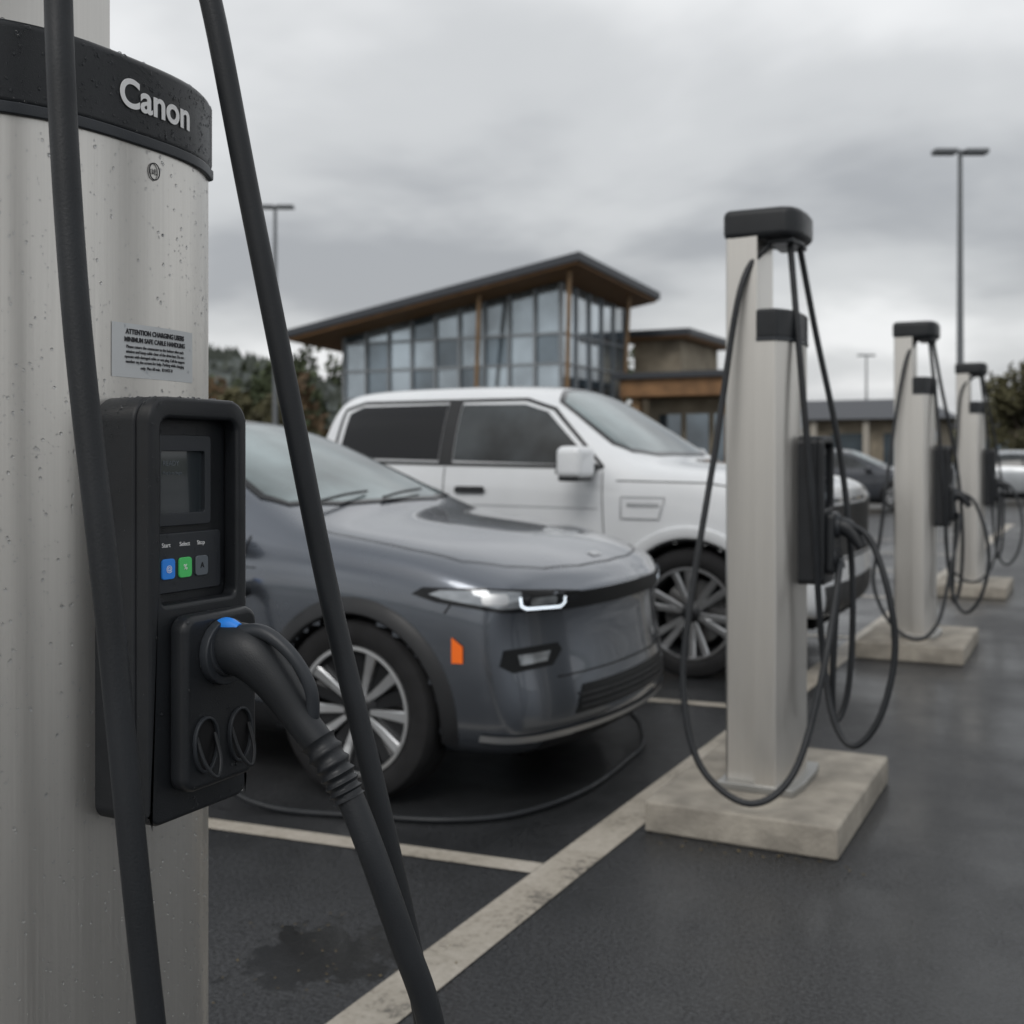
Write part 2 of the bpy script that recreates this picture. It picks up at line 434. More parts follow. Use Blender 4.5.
    for x in (-1.35,-2.3): decal2('door_handle',bvh,-90,rr(x-.11,x+.11,.83,.86,.014),M['silver'],e,off=.01,sp=.03)
    seam('bonnet_gap',bvh,'top',[(-.30,.80),(.2,.815),(.43,.79),(.57,.68),(.66,.52),(.715,.28),(.73,0)],.005,M['seam'],e)
    decal2('headlamp_housing',bvh,-45,[(-.46,.860),(-.42,.888),(-.2,.888),(.08,.868),(.24,.853),(.24,.79),(.1,.785),(-.15,.795),(-.38,.832)],M['gloss'],e,off=.004,sp=.03)
    decal2('headlamp_lens',bvh,-45,[(-.40,.862),(-.36,.879),(-.18,.879),(-.06,.868),(-.07,.81),(-.15,.81),(-.35,.845)],M['lens'],e,off=.007,sp=.025)
    dm=M['drl'] if lit else M['lens']
    seam('running_lamp',bvh,-45,[(-.07,.850),(-.065,.818),(-.04,.806),(.13,.800),(.15,.815),(.15,.840)],.011,dm,e,off=.009)
    decal2('lamp_projector',bvh,-45,rr(-.02,.11,.814,.844,.01,3),M['lens'],e,off=.008,sp=.02)
    decal2('lamp_projector_2',bvh,-45,rr(-.22,-.12,.825,.865,.015,3),M['silver'],e,off=.009,sp=.02)
    decal('upper_grille',bvh,0,[(-.60,.850),(.60,.850),(.60,.783),(-.60,.783)],M['grille'],e,off=.005)
    decal('lower_grille',bvh,0,[(-.46,.47),(.46,.47),(.52,.36),(-.52,.36)],M['grille'],e,off=.004)
    for z in (.385,.41,.435): seam('grille_bar',bvh,0,[(-.49,z),(.49,z)],.010,M['trim'],e,off=.010,both=False)
    decal('lower_valance',bvh,0,[(-.66,.275),(.66,.275),(.62,.225),(-.62,.225)],M['trim'],e,off=.006)
    seam('lower_lip',bvh,0,[(-.62,.30),(.62,.30)],.024,M['silver'],e,off=.012,both=False)
    seam('lower_lip_side',bvh,-45,[(-.22,.31),(0,.298),(.19,.298)],.026,M['silver'],e,off=.012)
    decal2('bumper_vent',bvh,-45,[(-.14,.65),(.12,.655),(.14,.625),(.09,.570),(-.10,.560),(-.16,.59)],M['grille'],e,off=.004,sp=.03)
    decal2('fog_lamp',bvh,-45,[(-.08,.625),(.08,.628),(.06,.59),(-.07,.585)],M['lens'],e,off=.007,sp=.03)
    seam('bumper_crease',bvh,0,[(-.60,.52),(.60,.52)],.006,M['seam'],e,both=False)
    seam('bumper_gap',bvh,-90,[(.42,.79),(.47,.86)],.006,M['seam'],e)
    decal2('side_marker',bvh,-90,[(.455,.60),(.50,.60),(.50,.665),(.455,.70)],M['amber'],e,off=.008,sp=.02)
    decal('licence_plate',bvh,180,rr(-.26,.26,.62,.75,.01),M['plate'],e,off=.01)
    decal('tail_lamp',bvh,180,[(-.72,.86),(.72,.86),(.72,.92),(-.72,.92)],M['red'],e,off=.006)
    seam('bonnet_badge',bvh,'top',[(.665,-.05),(.665,.05)],.035,M['silver'],e,off=.004,both=False)
    for y in (-.60,-.1):
        sweep('wiper',[(-.40,y,1.205),(-.43,y+.22,1.225),(-.47,y+.46,1.235)],.007,M['trim'],e,sides=6)
    for sg in (-1,1):
        o=box('door_mirror',-.80,-.62,.96,1.12,1.02,1.15,paintm,e,.045,4)
        a=box('mirror_arm',-.76,-.66,.86,.99,1.03,1.07,M['trim'],e,.01)
        if sg<0:
            for q in (o,a):
                for v in q.data.vertices: v.co.y*=-1
                q.data.flip_normals()
    box('underbody',-3.5,.6,-.58,.58,.17,.24,M['well'],e,.02)
    return e,bvh

def build_truck(name, loc, rz, paintm):
    e=empty(name,loc,rz)
    bed=[(.90,.46),(.975,.6),(1.0,.88),(1.0,1.12),(.98,1.28),(.965,1.36),(.93,1.395)]
    lo=[(.90,.42),(.975,.56),(1.0,.86),(1.0,1.12)]
    st=[
     dict(x=-4.95,zt=1.385,k=-.03,s=[(.86,.52),(.93,.62),(.96,.88),(.96,1.12),(.94,1.27),(.93,1.34),(.90,1.375)]),
     dict(x=-4.88,zt=1.40,k=-.03,s=bed), dict(x=-4.6,zt=1.40,s=bed), dict(x=-3.2,zt=1.40,s=bed), dict(x=-2.98,zt=1.40,s=bed),
     dict(x=-2.90,zt=1.44,s=lo+[(.975,1.32),(.93,1.41),(.84,1.43)]),
     dict(x=-2.88,zt=1.86,s=lo+[(.975,1.32),(.87,1.62),(.73,1.82)]),
     dict(x=-2.76,zt=1.925,s=lo+[(.975,1.33),(.87,1.66),(.735,1.87)]),
     dict(x=-2.3,zt=1.94,s=lo+[(.975,1.33),(.87,1.67),(.745,1.885)]),
     dict(x=-1.6,zt=1.945,s=lo+[(.975,1.32),(.87,1.66),(.745,1.885)]),
     dict(x=-1.22,zt=1.93,s=lo+[(.975,1.31),(.87,1.64),(.745,1.865)]),
     dict(x=-1.05,zt=1.875,s=lo+[(.975,1.30),(.875,1.60),(.755,1.81)]),
     dict(x=-.68,zt=1.63,s=lo+[(.975,1.28),(.905,1.44),(.82,1.575)]),
     dict(x=-.40,zt=1.43,s=lo+[(.98,1.26),(.935,1.335),(.87,1.395)]),
     dict(x=-.28,zt=1.375,s=lo+[(.98,1.25),(.94,1.305),(.88,1.335)]),
     dict(x=.1,zt=1.35,s=lo[:3]+[(1.0,1.10),(.98,1.225),(.93,1.285),(.85,1.31)]),
     dict(x=.5,zt=1.31,k=.02,s=[(.89,.40),(.97,.54),(.99,.85),(.985,1.07),(.965,1.185),(.91,1.245),(.82,1.27)]),
     dict(x=.76,zt=1.26,k=.06,s=[(.87,.38),(.95,.50),(.965,.84),(.96,1.04),(.94,1.14),(.89,1.195),(.80,1.22)]),
     dict(x=.84,zt=1.21,k=.08,s=[(.83,.40),(.92,.50),(.935,.84),(.93,1.02),(.91,1.10),(.86,1.15),(.78,1.17)],dx=[-.03,.03,-.01,0,0,-.01,-.02]),
    ]
    body,bvh=body_mesh('body_shell',st,1.0,paintm,e,[(0,.42,.475,.62),(-3.68,.42,.475,.62)])
    for y in (-.865,.865):
        wheel(e,0,y,.41,.27,1,'front_wheel'); wheel(e,-3.68,y,.41,.27,1,'rear_wheel')
    for cx in (0,-3.68): arch_trim('arch_flare',bvh,e,cx,.42,.465,.545,-4,184,paintm,.016)
    for cx in (0,-3.68): arch_trim('arch_liner',bvh,e,cx,.42,.445,.468,-4,184,M['trim'],.004)
    ws=[(-.37,.0),(-.39,.5),(-.47,.78),(-.58,.82),(-1.02,.685),(-1.12,.4),(-1.13,0),(-1.12,-.4),(-1.02,-.685),(-.58,-.82),(-.47,-.78),(-.39,-.5)]
    decal('windscreen',bvh,'top',ws,M['glass_ws'],e,sp=.06)
    seam('windscreen_surround',bvh,'top',ws,.04,M['gloss'],e,off=.006,both=False,closed=True)
    decal2('front_side_window',bvh,-90,[(-.66,1.345),(-1.74,1.375),(-1.74,1.77),(-1.25,1.765),(-1.07,1.71),(-.86,1.52)],M['glass'],e,off=.005,sp=.04)
    decal2('rear_side_window',bvh,-90,[(-1.86,1.375),(-2.72,1.395),(-2.70,1.72),(-2.6,1.77),(-1.86,1.775)],M['gloss'],e,off=.005,sp=.04)
    seam('window_frame',bvh,-90,[(-.60,1.33),(-1.78,1.35),(-2.77,1.37),(-2.75,1.75),(-2.6,1.80),(-1.25,1.80),(-1.03,1.73),(-.80,1.52)],.022,M['trim'],e,closed=True,off=.006)
    seam('window_pillar',bvh,-90,[(-1.80,1.36),(-1.80,1.79)],.11,M['trim'],e,off=.0065)
    for ln in ([(-.50,.60),(-.58,.9),(-.60,1.30)],[(-1.80,.56),(-1.80,1.33)],[(-2.84,.8),(-2.84,1.36)],[(-.55,.55),(-2.7,.55)],[(-2.93,.5),(-2.93,1.38)]):
        seam('door_gap',bvh,-90,ln,.007,M['seam'],e)
    seam('belt_crease',bvh,-90,[(-.62,1.06),(-2.84,1.08)],.006,M['silver'],e,off=.002)
    for x in (-1.58,-2.62): decal2('door_handle',bvh,-90,rr(x-.12,x+.12,1.15,1.195,.02),M['trim'],e,off=.02,sp=.03)
    seam('fender_badge',bvh,-90,[(-.16,1.14),(-.46,1.14),(-.46,1.0),(-.20,1.0)],.010,M['silver'],e,closed=True,off=.006)
    seam('fender_badge_bar',bvh,-90,[(-.2,1.09),(-.42,1.09)],.025,M['silver'],e,off=.005)
    seam('bonnet_gap',bvh,-90,[(-.5,1.245),(.1,1.235),(.6,1.165)],.007,M['seam'],e)
    seam('bonnet_crease',bvh,'top',[(-.2,.58),(.72,.52)],.012,M['seam'],e,off=.001)
    decal2('rocker_trim',bvh,-90,[(-.52,.44),(-3.16,.44),(-3.16,.54),(-.52,.54)],M['trim'],e,off=.008)
    boxes('running_board',[(-2.9,-.5,-1.02,-.86,.36,.41),(-2.9,-.5,.86,1.02,.36,.41)],M['trim'],e,.015)
    decal('grille',bvh,0,[(-.66,1.09),(.66,1.09),(.70,.76),(-.70,.76)],M['grille'],e,off=.006)
    seam('light_bar',bvh,0,[(-.88,1.125),(.88,1.125)],.022,M['lens'],e,off=.012,both=False)
    decal2('headlamp',bvh,-45,[(-.12,1.08),(.09,1.10),(.09,.86),(.02,.82),(-.10,.88)],M['lens'],e,off=.008,sp=.03)
    decal2('headlamp_wrap',bvh,-90,[(.68,1.10),(.80,1.09),(.80,.86),(.72,.86)],M['lens'],e,off=.008,sp=.03)
    decal('bumper_lower',bvh,0,[(-.8,.60),(.8,.60),(.74,.42),(-.74,.42)],M['trim'],e,off=.006)
    seam('bumper_gap',bvh,0,[(-.86,.74),(.86,.74)],.012,M['seam'],e,both=False)
    decal('bed_cover',bvh,'top',[(-4.8,-.82),(-3.05,-.82),(-3.05,.82),(-4.8,.82)],M['trim'],e,off=.004,sp=.2)
    decal2('tail_lamp',bvh,-90,[(-4.86,1.0),(-4.78,1.0),(-4.78,1.3),(-4.86,1.3)],M['red'],e,off=.01,sp=.03)
    for sg in (-1,1):
        o=box('door_mirror',-.78,-.60,1.07,1.34,1.26,1.47,paintm,e,.05,4)
        g=box('mirror_glass',-.786,-.775,1.10,1.31,1.29,1.44,M['gloss'],e,.004,2)
        a=box('mirror_arm',-.74,-.64,.94,1.10,1.30,1.36,M['trim'],e,.015)
        b2=box('mirror_base',-.76,-.62,1.08,1.33,1.245,1.285,M['trim'],e,.015)
        if sg<0:
            for q in (o,a,g,b2):
                for v in q.data.vertices: v.co.y*=-1
                q.data.flip_normals()
    box('underbody',-4.8,.7,-.6,.6,.30,.46,M['well'],e,.02)
    return e

# ------------------------------------------------------------------ charger
def text_mesh(name, s, size, mat, parent, loc, bold=0., sx=1.0, align='LEFT'):
    c=bpy.data.curves.new(name,'FONT'); c.body=s; c.size=size; c.offset=bold; c.extrude=.0003; c.align_x=align
    o=bpy.data.objects.new(name,c); COL.objects.link(o)
    dg=bpy.context.evaluated_depsgraph_get(); dg.update()
    me=bpy.data.meshes.new_from_object(o.evaluated_get(dg)); bpy.data.objects.remove(o)
    me.materials.clear(); me.materials.append(mat)
    o=bpy.data.objects.new(name,me); COL.objects.link(o); o.parent=parent
    for v in me.vertices:
        x,y,z=v.co; v.co=(z,x*sx,y)
    o.location=loc
    return o

XF,YH,BU,RC=.088,.212,.047,.014
def bow(y):
    t=min(1,abs(y)/(YH-RC)); return BU*(1-t**3)
def dsec(x0,grow=0.,n=28):
    """column plan: flat back, bowed front (+x)"""
    yh=YH+grow; x1=XF+grow; r=RC
    P=[]
    for i in range(n+1):
        t=-1+2*i/n; t=math.copysign(abs(t)**.8,t); P.append((x1+BU*(1-abs(t)**3),t*(yh-r)))
    P=[(x1-r*1.2,-yh),(x1-r*.7,-yh+r*.1),(x1-r*.28,-yh+r*.4)]+P+[(x1-r*.28,yh-r*.4),(x1-r*.7,yh-r*.1),(x1-r*1.2,yh)]
    P+=[(x0,yh),(x0,-yh)]
    return P

def charger(loc, near=False):
    e=empty('ev_charging_station',loc)
    box('concrete_base',-.34,.37,-.5,.58,0,.118,M['concrete'],e,.012,2)
    prism_z('column',dsec(.0),.145,1.85,M['metal'],e,smooth_angle=25)
    prism_z('rear_post',[(-.13,-.15),(-.12,-.16),(-.004,-.16),(-.004,.085),(-.12,.085),(-.13,.075)],.145,2.27,M['metal'],e,smooth_angle=25)
    prism_z('base_flange',[(-.145,-.225),(.15,-.225),(.165,-.1),(.165,.1),(.15,.225),(-.145,.225)],.118,.147,M['metal_d'],e,.004)
    prism_z('column_cap',dsec(.004,.004),1.852,1.966,M['plastic'],e,.012,3)
    prism_z('cap_rim',dsec(.006,.0055),1.842,1.858,M['plastic2'],e,.002,2)
    prism_z('top_head',[(-.14,-.17),(.09,-.165),(.135,-.14),(.155,-.09),(.16,0),(.155,.09),(.135,.14),(.09,.155),(-.14,.12)],2.245,2.365,M['plastic'],e,.028,4)
    prism_z('head_underside',[(.02,-.12),(.125,-.12),(.14,0),(.125,.12),(.02,.12)],2.228,2.25,M['plastic2'],e,.006,2)
    if near:
        lst=[]
        for zc in (1.70,.72):
            for i in range(6):
                for j in range(3): lst.append((.02+j*.018,.026+j*.018,-YH-.0012,-YH+.001,zc+i*.018,zc+i*.018+.006))
        boxes('vent_holes',lst,M['hole'],e)
    y0,y1=-.072,.124
    outer=rr(y0,y1,.905,1.482,.022,6,rt=.034)
    inner=rr(-.050,.102,1.20,1.452,.012,6,rt=.016)
    prism_x('module_back',outer,.118,.205,M['plastic'],e,.006,2)
    ring_x('module_frame',outer,inner,.2049,.232,M['plastic'],e,.006)
    ring_x('screen_bezel',rr(-.044,.066,1.305,1.430,.006,6),rr(-.032,.054,1.322,1.408,.004,6),.2052,.214,M['plastic2'],e,.001)
    prism_x('screen',rr(-.034,.056,1.320,1.410,.004),.2053,.2085,M['screen'],e)
    prism_x('button_panel',rr(-.044,.090,1.212,1.295,.006),.2052,.2115,M['plastic2'],e,.002,2)
    for i,(yc,mt) in enumerate(((-.018,'blue'),(.015,'green'),(.048,'greyb'))):
        prism_x('button_%d'%(i+1),rr(yc-.0125,yc+.0125,1.232,1.260,.005),.2113,.2145,M[mt],e,.001,2)
    if near:
        for yc,s in ((-.029,'Start'),(.005,'Select'),(.040,'Stop')): text_mesh('button_label',s,.0085,M['white_ink'],e,(.2120,yc,1.276))
        text_mesh('button_glyph','@',.011,M['white_ink'],e,(.2150,-.0235,1.243)); text_mesh('button_glyph_2','%',.011,M['white_ink'],e,(.2150,.010,1.243)); text_mesh('button_glyph_3','A',.011,M['hole'],e,(.2150,.044,1.243))
        text_mesh('screen_text','READY',.010,M['greyb'],e,(.2088,-.024,1.388)); text_mesh('screen_text_2','Plug in to begin',.006,M['greyb'],e,(.2088,-.024,1.376))
    prism_x('holster',rr(-.038,.112,.945,1.185,.022,6),.2305,.262,M['plastic'],e,.010,3)
    ring_x('connector_socket',[(.034+.046*math.cos(a),1.130+.046*math.sin(a)) for a in [i*math.pi/12 for i in range(24)]],[(.034+.034*math.cos(a),1.130+.034*math.sin(a)) for a in [i*math.pi/12 for i in range(24)]],.2615,.276,M['plastic2'],e,.002)
    for i,yc in enumerate((.0,.070)):
        pr=[(yc+.021*math.cos(a),1.012+(.040 if math.sin(a)<0 else .030)*math.sin(a)) for a in [k*math.pi/10 for k in range(20)]]
        prism_x('holster_slot_%d'%(i+1),pr,.2618,.2632,M['hole'],e)
        ring_x('slot_rim_%d'%(i+1),[(yc+(y-yc)*1.16,1.01+(z-1.01)*1.12) for y,z in pr],pr,.2618,.268,M['plastic2'],e,.001)
        sweep('slot_loop_%d'%(i+1),[(.264,yc-.018,1.02),(.276,yc-.014,.985),(.284,yc,.965),(.278,yc+.014,.985),(.264,yc+.018,1.02)],.0028,M['rubber'],e,sides=8)
    def skin(y): return XF+bow(y)+.0008
    V=[];F=[];n=8
    for i in range(n+1):
        y=-.045+.172*i/n
        V+=[(skin(y),y,1.512),(skin(y),y,1.588)]
    for i in range(n): F.append((2*i,2*i+2,2*i+3,2*i+1))
    mobj('notice_sticker',V,F,M['sticker'],e,smooth=True)
    if near:
        def bend(o,extra=0.):
            for v in o.data.vertices:
                yy=v.co.y+o.location.y
                v.co.x=v.co.x+skin(yy)+.0006+extra
            o.location.x=0
        rows=[('ATTENTION CHARGING USERS',.0098,1.5735,.001),('MINIMUM SAFE CABLE HANDLING',.0094,1.5625,.0008),('Please return the connector to the holster after each',.0063,1.5535,0),('session and keep cable clear of the drive lane. Do not',.0063,1.5465,0),('operate with damaged cable or wet plug. Call the support',.0061,1.5395,0),('number on the screen for help. Parking while charging',.0063,1.5325,0),('only. Max 60 min.  ID 0427-B',.0063,1.5245,0)]
        for s,sz,z,b in rows:
            o=text_mesh('notice_text',s,sz,M['ink'],e,(0,.041,z),bold=b*.3,sx=.88,align='CENTER'); bend(o)
        o=text_mesh('cap_lettering','Canon',.056,M['white_ink'],e,(0,-.036,1.891),bold=.0013,sx=.99); bend(o,.0045)
        sweep('certification_mark',[(skin(.03)+.0008,.035+.010*math.cos(a),1.812+.012*math.sin(a)) for a in [k*math.pi/8 for k in range(17)]],.0009,M['ink'],e,sides=6,sub=2)
        o=text_mesh('certification_text','UL',.011,M['ink'],e,(0,.029,1.808)); bend(o)
    return e

NX,NY=-1.35,1.21
c0=charger((NX,NY,0),True)
def W2(p): return (p[0]-NX,p[1]-NY,p[2])
sweep('connector_body',[W2(p) for p in [(-1.095,1.244,1.134),(-1.07,1.244,1.136),(-1.035,1.245,1.128),(-1.00,1.25,1.095),(-.968,1.258,1.050),(-.942,1.265,1.018),(-.93,1.269,1.004)]],[.033,.036,.037,.030,.024,.022,.021],M['plastic'],c0,sides=24,squash=.92)
sweep('connector_collar',[W2(p) for p in [(-1.092,1.244,1.134),(-1.080,1.244,1.135),(-1.072,1.244,1.136)]],[.039,.040,.038],M['plastic2'],c0,sides=24,sub=3)
sweep('connector_guard',[W2(p) for p in [(-1.055,1.238,1.158),(-1.01,1.238,1.162),(-.968,1.244,1.135),(-.944,1.254,1.092),(-.945,1.262,1.05),(-.957,1.263,1.035)]],[.011,.010,.009,.009,.009,.010],M['plastic2'],c0,sides=12)
sweep('connector_latch',[W2(p) for p in [(-1.092,1.236,1.162),(-1.07,1.236,1.168),(-1.05,1.236,1.164)]],[.010,.011,.008],M['blue'],c0,sides=12,squash=.9)
bp=[(-.940,1.2665,1.016),(-.918,1.270,.986),(-.905,1.273,.962),(-.895,1.275,.942)]
cl=catmull(bp,6)
pr=[W2(p) for p in cl]; rd=[(.0262 if i%3==0 else .0225)-.003*i/len(cl) for i in range(len(cl))]
sweep('cable_boot',pr,rd,M['rubber'],c0,sides=20,sub=2)
sweep('output_cable',[W2(p) for p in [(-.93,1.269,1.004),(-.895,1.274,.948),(-.862,1.281,.872),(-.828,1.30,.76),(-.80,1.327,.643),(-.785,1.36,.45),(-.80,1.41,.2),(-.86,1.48,.05),(-.95,1.56,.026),(-1.02,1.62,.05),(-1.0,1.62,.2),(-.93,1.56,.40)]],.0185,M['rubber'],c0,sides=20)
sweep('hanging_cable',[W2(p) for p in [(-1.23,1.24,2.26),(-1.16,1.255,2.15),(-1.13,1.27,2.05),(-1.093,1.31,1.772),(-1.052,1.35,1.483),(-1.016,1.40,1.187),(-.946,1.44,.845),(-.90,1.47,.58),(-.92,1.52,.42)]],.0162,M['rubber'],c0,sides=20)
sweep('hanging_cable_2',[W2(p) for p in [(-1.23,1.12,2.26),(-1.15,1.03,2.13),(-1.12,.99,1.952),(-1.092,.99,1.588),(-1.049,1.0,1.23),(-1.0,1.02,.733),(-.97,1.05,.4),(-1.0,1.2,.1),(-1.08,1.5,.03),(-1.2,1.75,.02)]],.0168,M['rubber'],c0,sides=20)

def drops(parent):
    dg=bpy.context.evaluated_depsgraph_get(); dg.update()
    bv=[]
    for nm in ('column','column_cap','module_back','module_frame','holster','button_panel','rear_post'):
        for o in parent.children:
            if o.name.split('.')[0]==nm:
                bm=bmesh.new(); bm.from_object(o,dg); bv.append(BVHTree.FromBMesh(bm)); bm.free()
    V=[];F=[]
    base=bmesh.new(); bmesh.ops.create_icosphere(base,subdivisions=2,radius=1); bv_v=[v.co.copy() for v in base.verts]; bf=[[v.index for v in f.verts] for f in base.faces]; base.free()
    def add(loc,n,r):
        q=n.to_track_quat('Z','Y').to_matrix(); b=len(V); el=random.uniform(1,1.5)
        for c in bv_v:
            p=q@Vector((c.x*r,c.y*r,c.z*r*.6)); p.z*=el; V.append(loc+p)
        for f in bf: F.append(tuple(b+i for i in f))
    def cast(o,d):
        best=None
        for t in bv:
            l,n,i,ds=t.ray_cast(o,d)
            if l and (best is None or ds<best[2]): best=(l,n,ds)
        return best
    for k in range(3000):
        y=random.uniform(-.2,.2); z=random.uniform(.45,1.96)
        if z>1.5 and random.random()<.35: z=random.uniform(1.85,1.96)
        h=cast(Vector((1,y,z)),Vector((-1,0,0)))
        if h: add(h[0],h[1],random.choice((.0007,.0009,.0011,.0014,.0022)))
    for k in range(450):
        x=random.uniform(.0,.26); y=random.uniform(-.19,.19)
        h=cast(Vector((x,y,random.choice((1.49,3.)))),Vector((0,0,-1)))
        if h: add(h[0],h[1],random.choice((.0012,.0016,.0022,.003)))
    for k in range(250):
        x=random.uniform(.0,.24); z=random.uniform(.9,1.95)
        h=cast(Vector((x,-1,z)),Vector((0,1,0)))
        if h: add(h[0],h[1],random.choice((.001,.0014,.002)))
    m=pmat('water',(.9,.92,.95),.03,0,trans=1,ior=1.33)
    mobj('water_drops',V,F,m,parent,smooth=True)
drops(c0)

def far_charger(loc,i):
    e=charger(loc,False)
    s=random.Random(i)
    j=lambda p,a=.02:(p[0]+s.uniform(-a,a)*(i>0),p[1]+s.uniform(-a,a)*(i>0),p[2])
    sweep('cable_1',[j(p) for p in [(.03,-.10,2.235),(-.06,-.19,2.05),(-.13,-.28,1.45),(-.19,-.41,.85),(-.20,-.46,.53),(-.12,-.50,.27),(.06,-.50,.16),(.20,-.42,.27),(.27,-.28,.6),(.29,-.08,.95),(.28,.0,1.0)]],.0125,M['rubber'],e,sides=12)
    sweep('cable_2',[(.27,.034,1.13),(.33,.02,1.13),(.40,.0,1.07),(.47,-.04,.87),(.49,-.05,.65),(.44,-.08,.42),(.35,-.1,.31),(.27,-.08,.40),(.22,-.04,.66),(.20,-.12,1.2),(.15,-.12,1.8),(.10,-.06,2.235)],.0125,M['rubber'],e,sides=12)
    sweep('cable_3',[(.11,.06,2.235),(.16,.12,1.9),(.25,.16,1.4),(.30,.14,.9),(.29,.12,.5),(.25,.08,.36),(.25,.0,.5),(.27,.02,1.0)],.0125,M['rubber'],e,sides=12)
    sweep('connector_body',[(.255,.034,1.130),(.29,.034,1.128),(.325,.03,1.10),(.36,.02,1.05)],[.034,.036,.03,.02],M['plastic'],e)
    return e
for i,y in enumerate((4.55,8.72,12.74)):
    far_charger((-1.17,y,0),i)

# ------------------------------------------------------------------ vehicles
car,cbvh=build_car('parked_car',(-2.69,4.79,0),0,P_GREY)
truck=build_truck('pickup_truck',(-2.30,7.97,0),0,P_WHITE)
build_car('parked_car',(-4.6,31.8,0),0,P_DARK,False)
build_car('parked_car',(-.3,37.5,0),0,P_SILV,False)
build_car('parked_car',(3.2,45.0,0),0,P_WHITE,False)

pc=empty('charging_cable',(0,0,0))
sweep('connector',[(-3.24,3.87,.83),(-3.24,3.80,.845),(-3.235,3.75,.825),(-3.23,3.72,.78)],[.03,.034,.028,.018],M['plastic'],pc)
sweep('connector_latch',[(-3.238,3.80,.875),(-3.236,3.765,.872)],[.014,.012],M['blue'],pc)
sweep('cable',[(-3.23,3.72,.78),(-3.22,3.69,.65),(-3.2,3.62,.4),(-3.1,3.56,.12),(-2.9,3.60,.022),(-2.5,3.7,.016),(-2.2,3.80,.016),(-2.0,4.0,.016),(-1.9,4.4,.016),(-1.92,4.9,.016),(-1.98,5.3,.016),(-2.3,5.9,.016),(-2.9,6.1,.016)],.0115,M['rubber'],pc,sides=12)

# ------------------------------------------------------------------ ground
def ground_mat():
    m=bpy.data.materials.new('wet_asphalt'); m.use_nodes=True; nt=m.node_tree; N=nt.nodes; L=nt.links; b=N['Principled BSDF']
    tc=N.new('ShaderNodeTexCoord')
    def nz(s,d=5,rough=.5):
        n=N.new('ShaderNodeTexNoise'); n.inputs['Scale'].default_value=s; n.inputs['Detail'].default_value=d; n.inputs['Roughness'].default_value=rough
        L.new(tc.outputs['Object'],n.inputs['Vector']); return n
    def mrange(src,a,b_,c,d):
        r=N.new('ShaderNodeMapRange'); r.inputs[1].default_value=a; r.inputs[2].default_value=b_; r.inputs[3].default_value=c; r.inputs[4].default_value=d
        L.new(src,r.inputs[0]); return r.outputs[0]
    def math_(op,a,b_):
        k=N.new('ShaderNodeMath'); k.operation=op
        for i,s in enumerate((a,b_)):
            if isinstance(s,(int,float)): k.inputs[i].default_value=s
            else: L.new(s,k.inputs[i])
        return k.outputs[0]
    big=nz(.55,8,.65); mid=nz(2.6,7,.68); grit=nz(85,4,.8)
    wet=mrange(big.outputs['Fac'],.40,.60,0,1)
    vm=N.new('ShaderNodeVectorMath'); vm.operation='DISTANCE'; vm.inputs[1].default_value=(-1.95,2.62,0); L.new(tc.outputs['Object'],vm.inputs[0])
    fine=nz(9,6,.7)
    d2=math_('ADD',vm.outputs['Value'],mrange(fine.outputs['Fac'],.3,.7,-.18,.18))
    pud=mrange(d2,.17,.22,1,0)
    wet2=math_('MAXIMUM',wet,pud)
    col=N.new('ShaderNodeMix'); col.data_type='RGBA'; col.inputs[6].default_value=(.030,.031,.033,1); col.inputs[7].default_value=(.014,.015,.016,1); L.new(wet2,col.inputs[0])
    col2=N.new('ShaderNodeMix'); col2.data_type='RGBA'; col2.inputs[7].default_value=(.004,.004,.004,1); L.new(col.outputs[2],col2.inputs[6]); L.new(pud,col2.inputs[0])
    sp=N.new('ShaderNodeMix'); sp.data_type='RGBA'; sp.blend_type='MULTIPLY'; sp.inputs[0].default_value=1
    g=mrange(grit.outputs['Fac'],.38,.68,.2,2.8); cb=N.new('ShaderNodeCombineColor')
    for i in range(3): L.new(g,cb.inputs[i])
    L.new(col2.outputs[2],sp.inputs[6]); L.new(cb.outputs[0],sp.inputs[7]); L.new(sp.outputs[2],b.inputs['Base Color'])
    ro=math_('ADD',mrange(wet2,0,1,.48,.33),mrange(mid.outputs['Fac'],.3,.7,-.08,.08))
    L.new(ro,b.inputs['Roughness'])
    b.inputs['Specular IOR Level'].default_value=.35
    cw=math_('MULTIPLY',wet2,.50); L.new(math_('MAXIMUM',cw,math_('MULTIPLY',pud,.75)),b.inputs['Coat Weight'])
    L.new(mrange(pud,0,1,.12,.02),b.inputs['Coat Roughness'])
    b.inputs['Coat IOR'].default_value=1.33
    bp=N.new('ShaderNodeBump'); bp.inputs['Distance'].default_value=.005; L.new(grit.outputs['Fac'],bp.inputs['Height'])
    L.new(mrange(pud,0,1,.9,.4),bp.inputs['Strength'])
    bp2=N.new('ShaderNodeBump'); bp2.inputs['Distance'].default_value=.010; bp2.inputs['Strength'].default_value=.4; L.new(mid.outputs['Fac'],bp2.inputs['Height']); L.new(bp.outputs[0],bp2.inputs['Normal'])
    L.new(bp2.outputs[0],b.inputs['Normal'])
    bp3=N.new('ShaderNodeBump'); bp3.inputs['Distance'].default_value=.006; bp3.inputs['Strength'].default_value=.3; L.new(fine.outputs['Fac'],bp3.inputs['Height']); L.new(bp3.outputs[0],b.inputs['Coat Normal'])
    return m
def sheet(name,x0,x1,y0,y1,z,mat,parent=None):
    return mobj(name,[(x0,y0,z),(x1,y0,z),(x1,y1,z),(x0,y1,z)],[(0,1,2,3)],mat,parent)
grass=pmat('grass',(.06,.07,.03),.9,var=.4,vscale=.6,bump=.05,bscale=9)
sheet('ground',-1500,1500,-600,2500,-.01,grass)
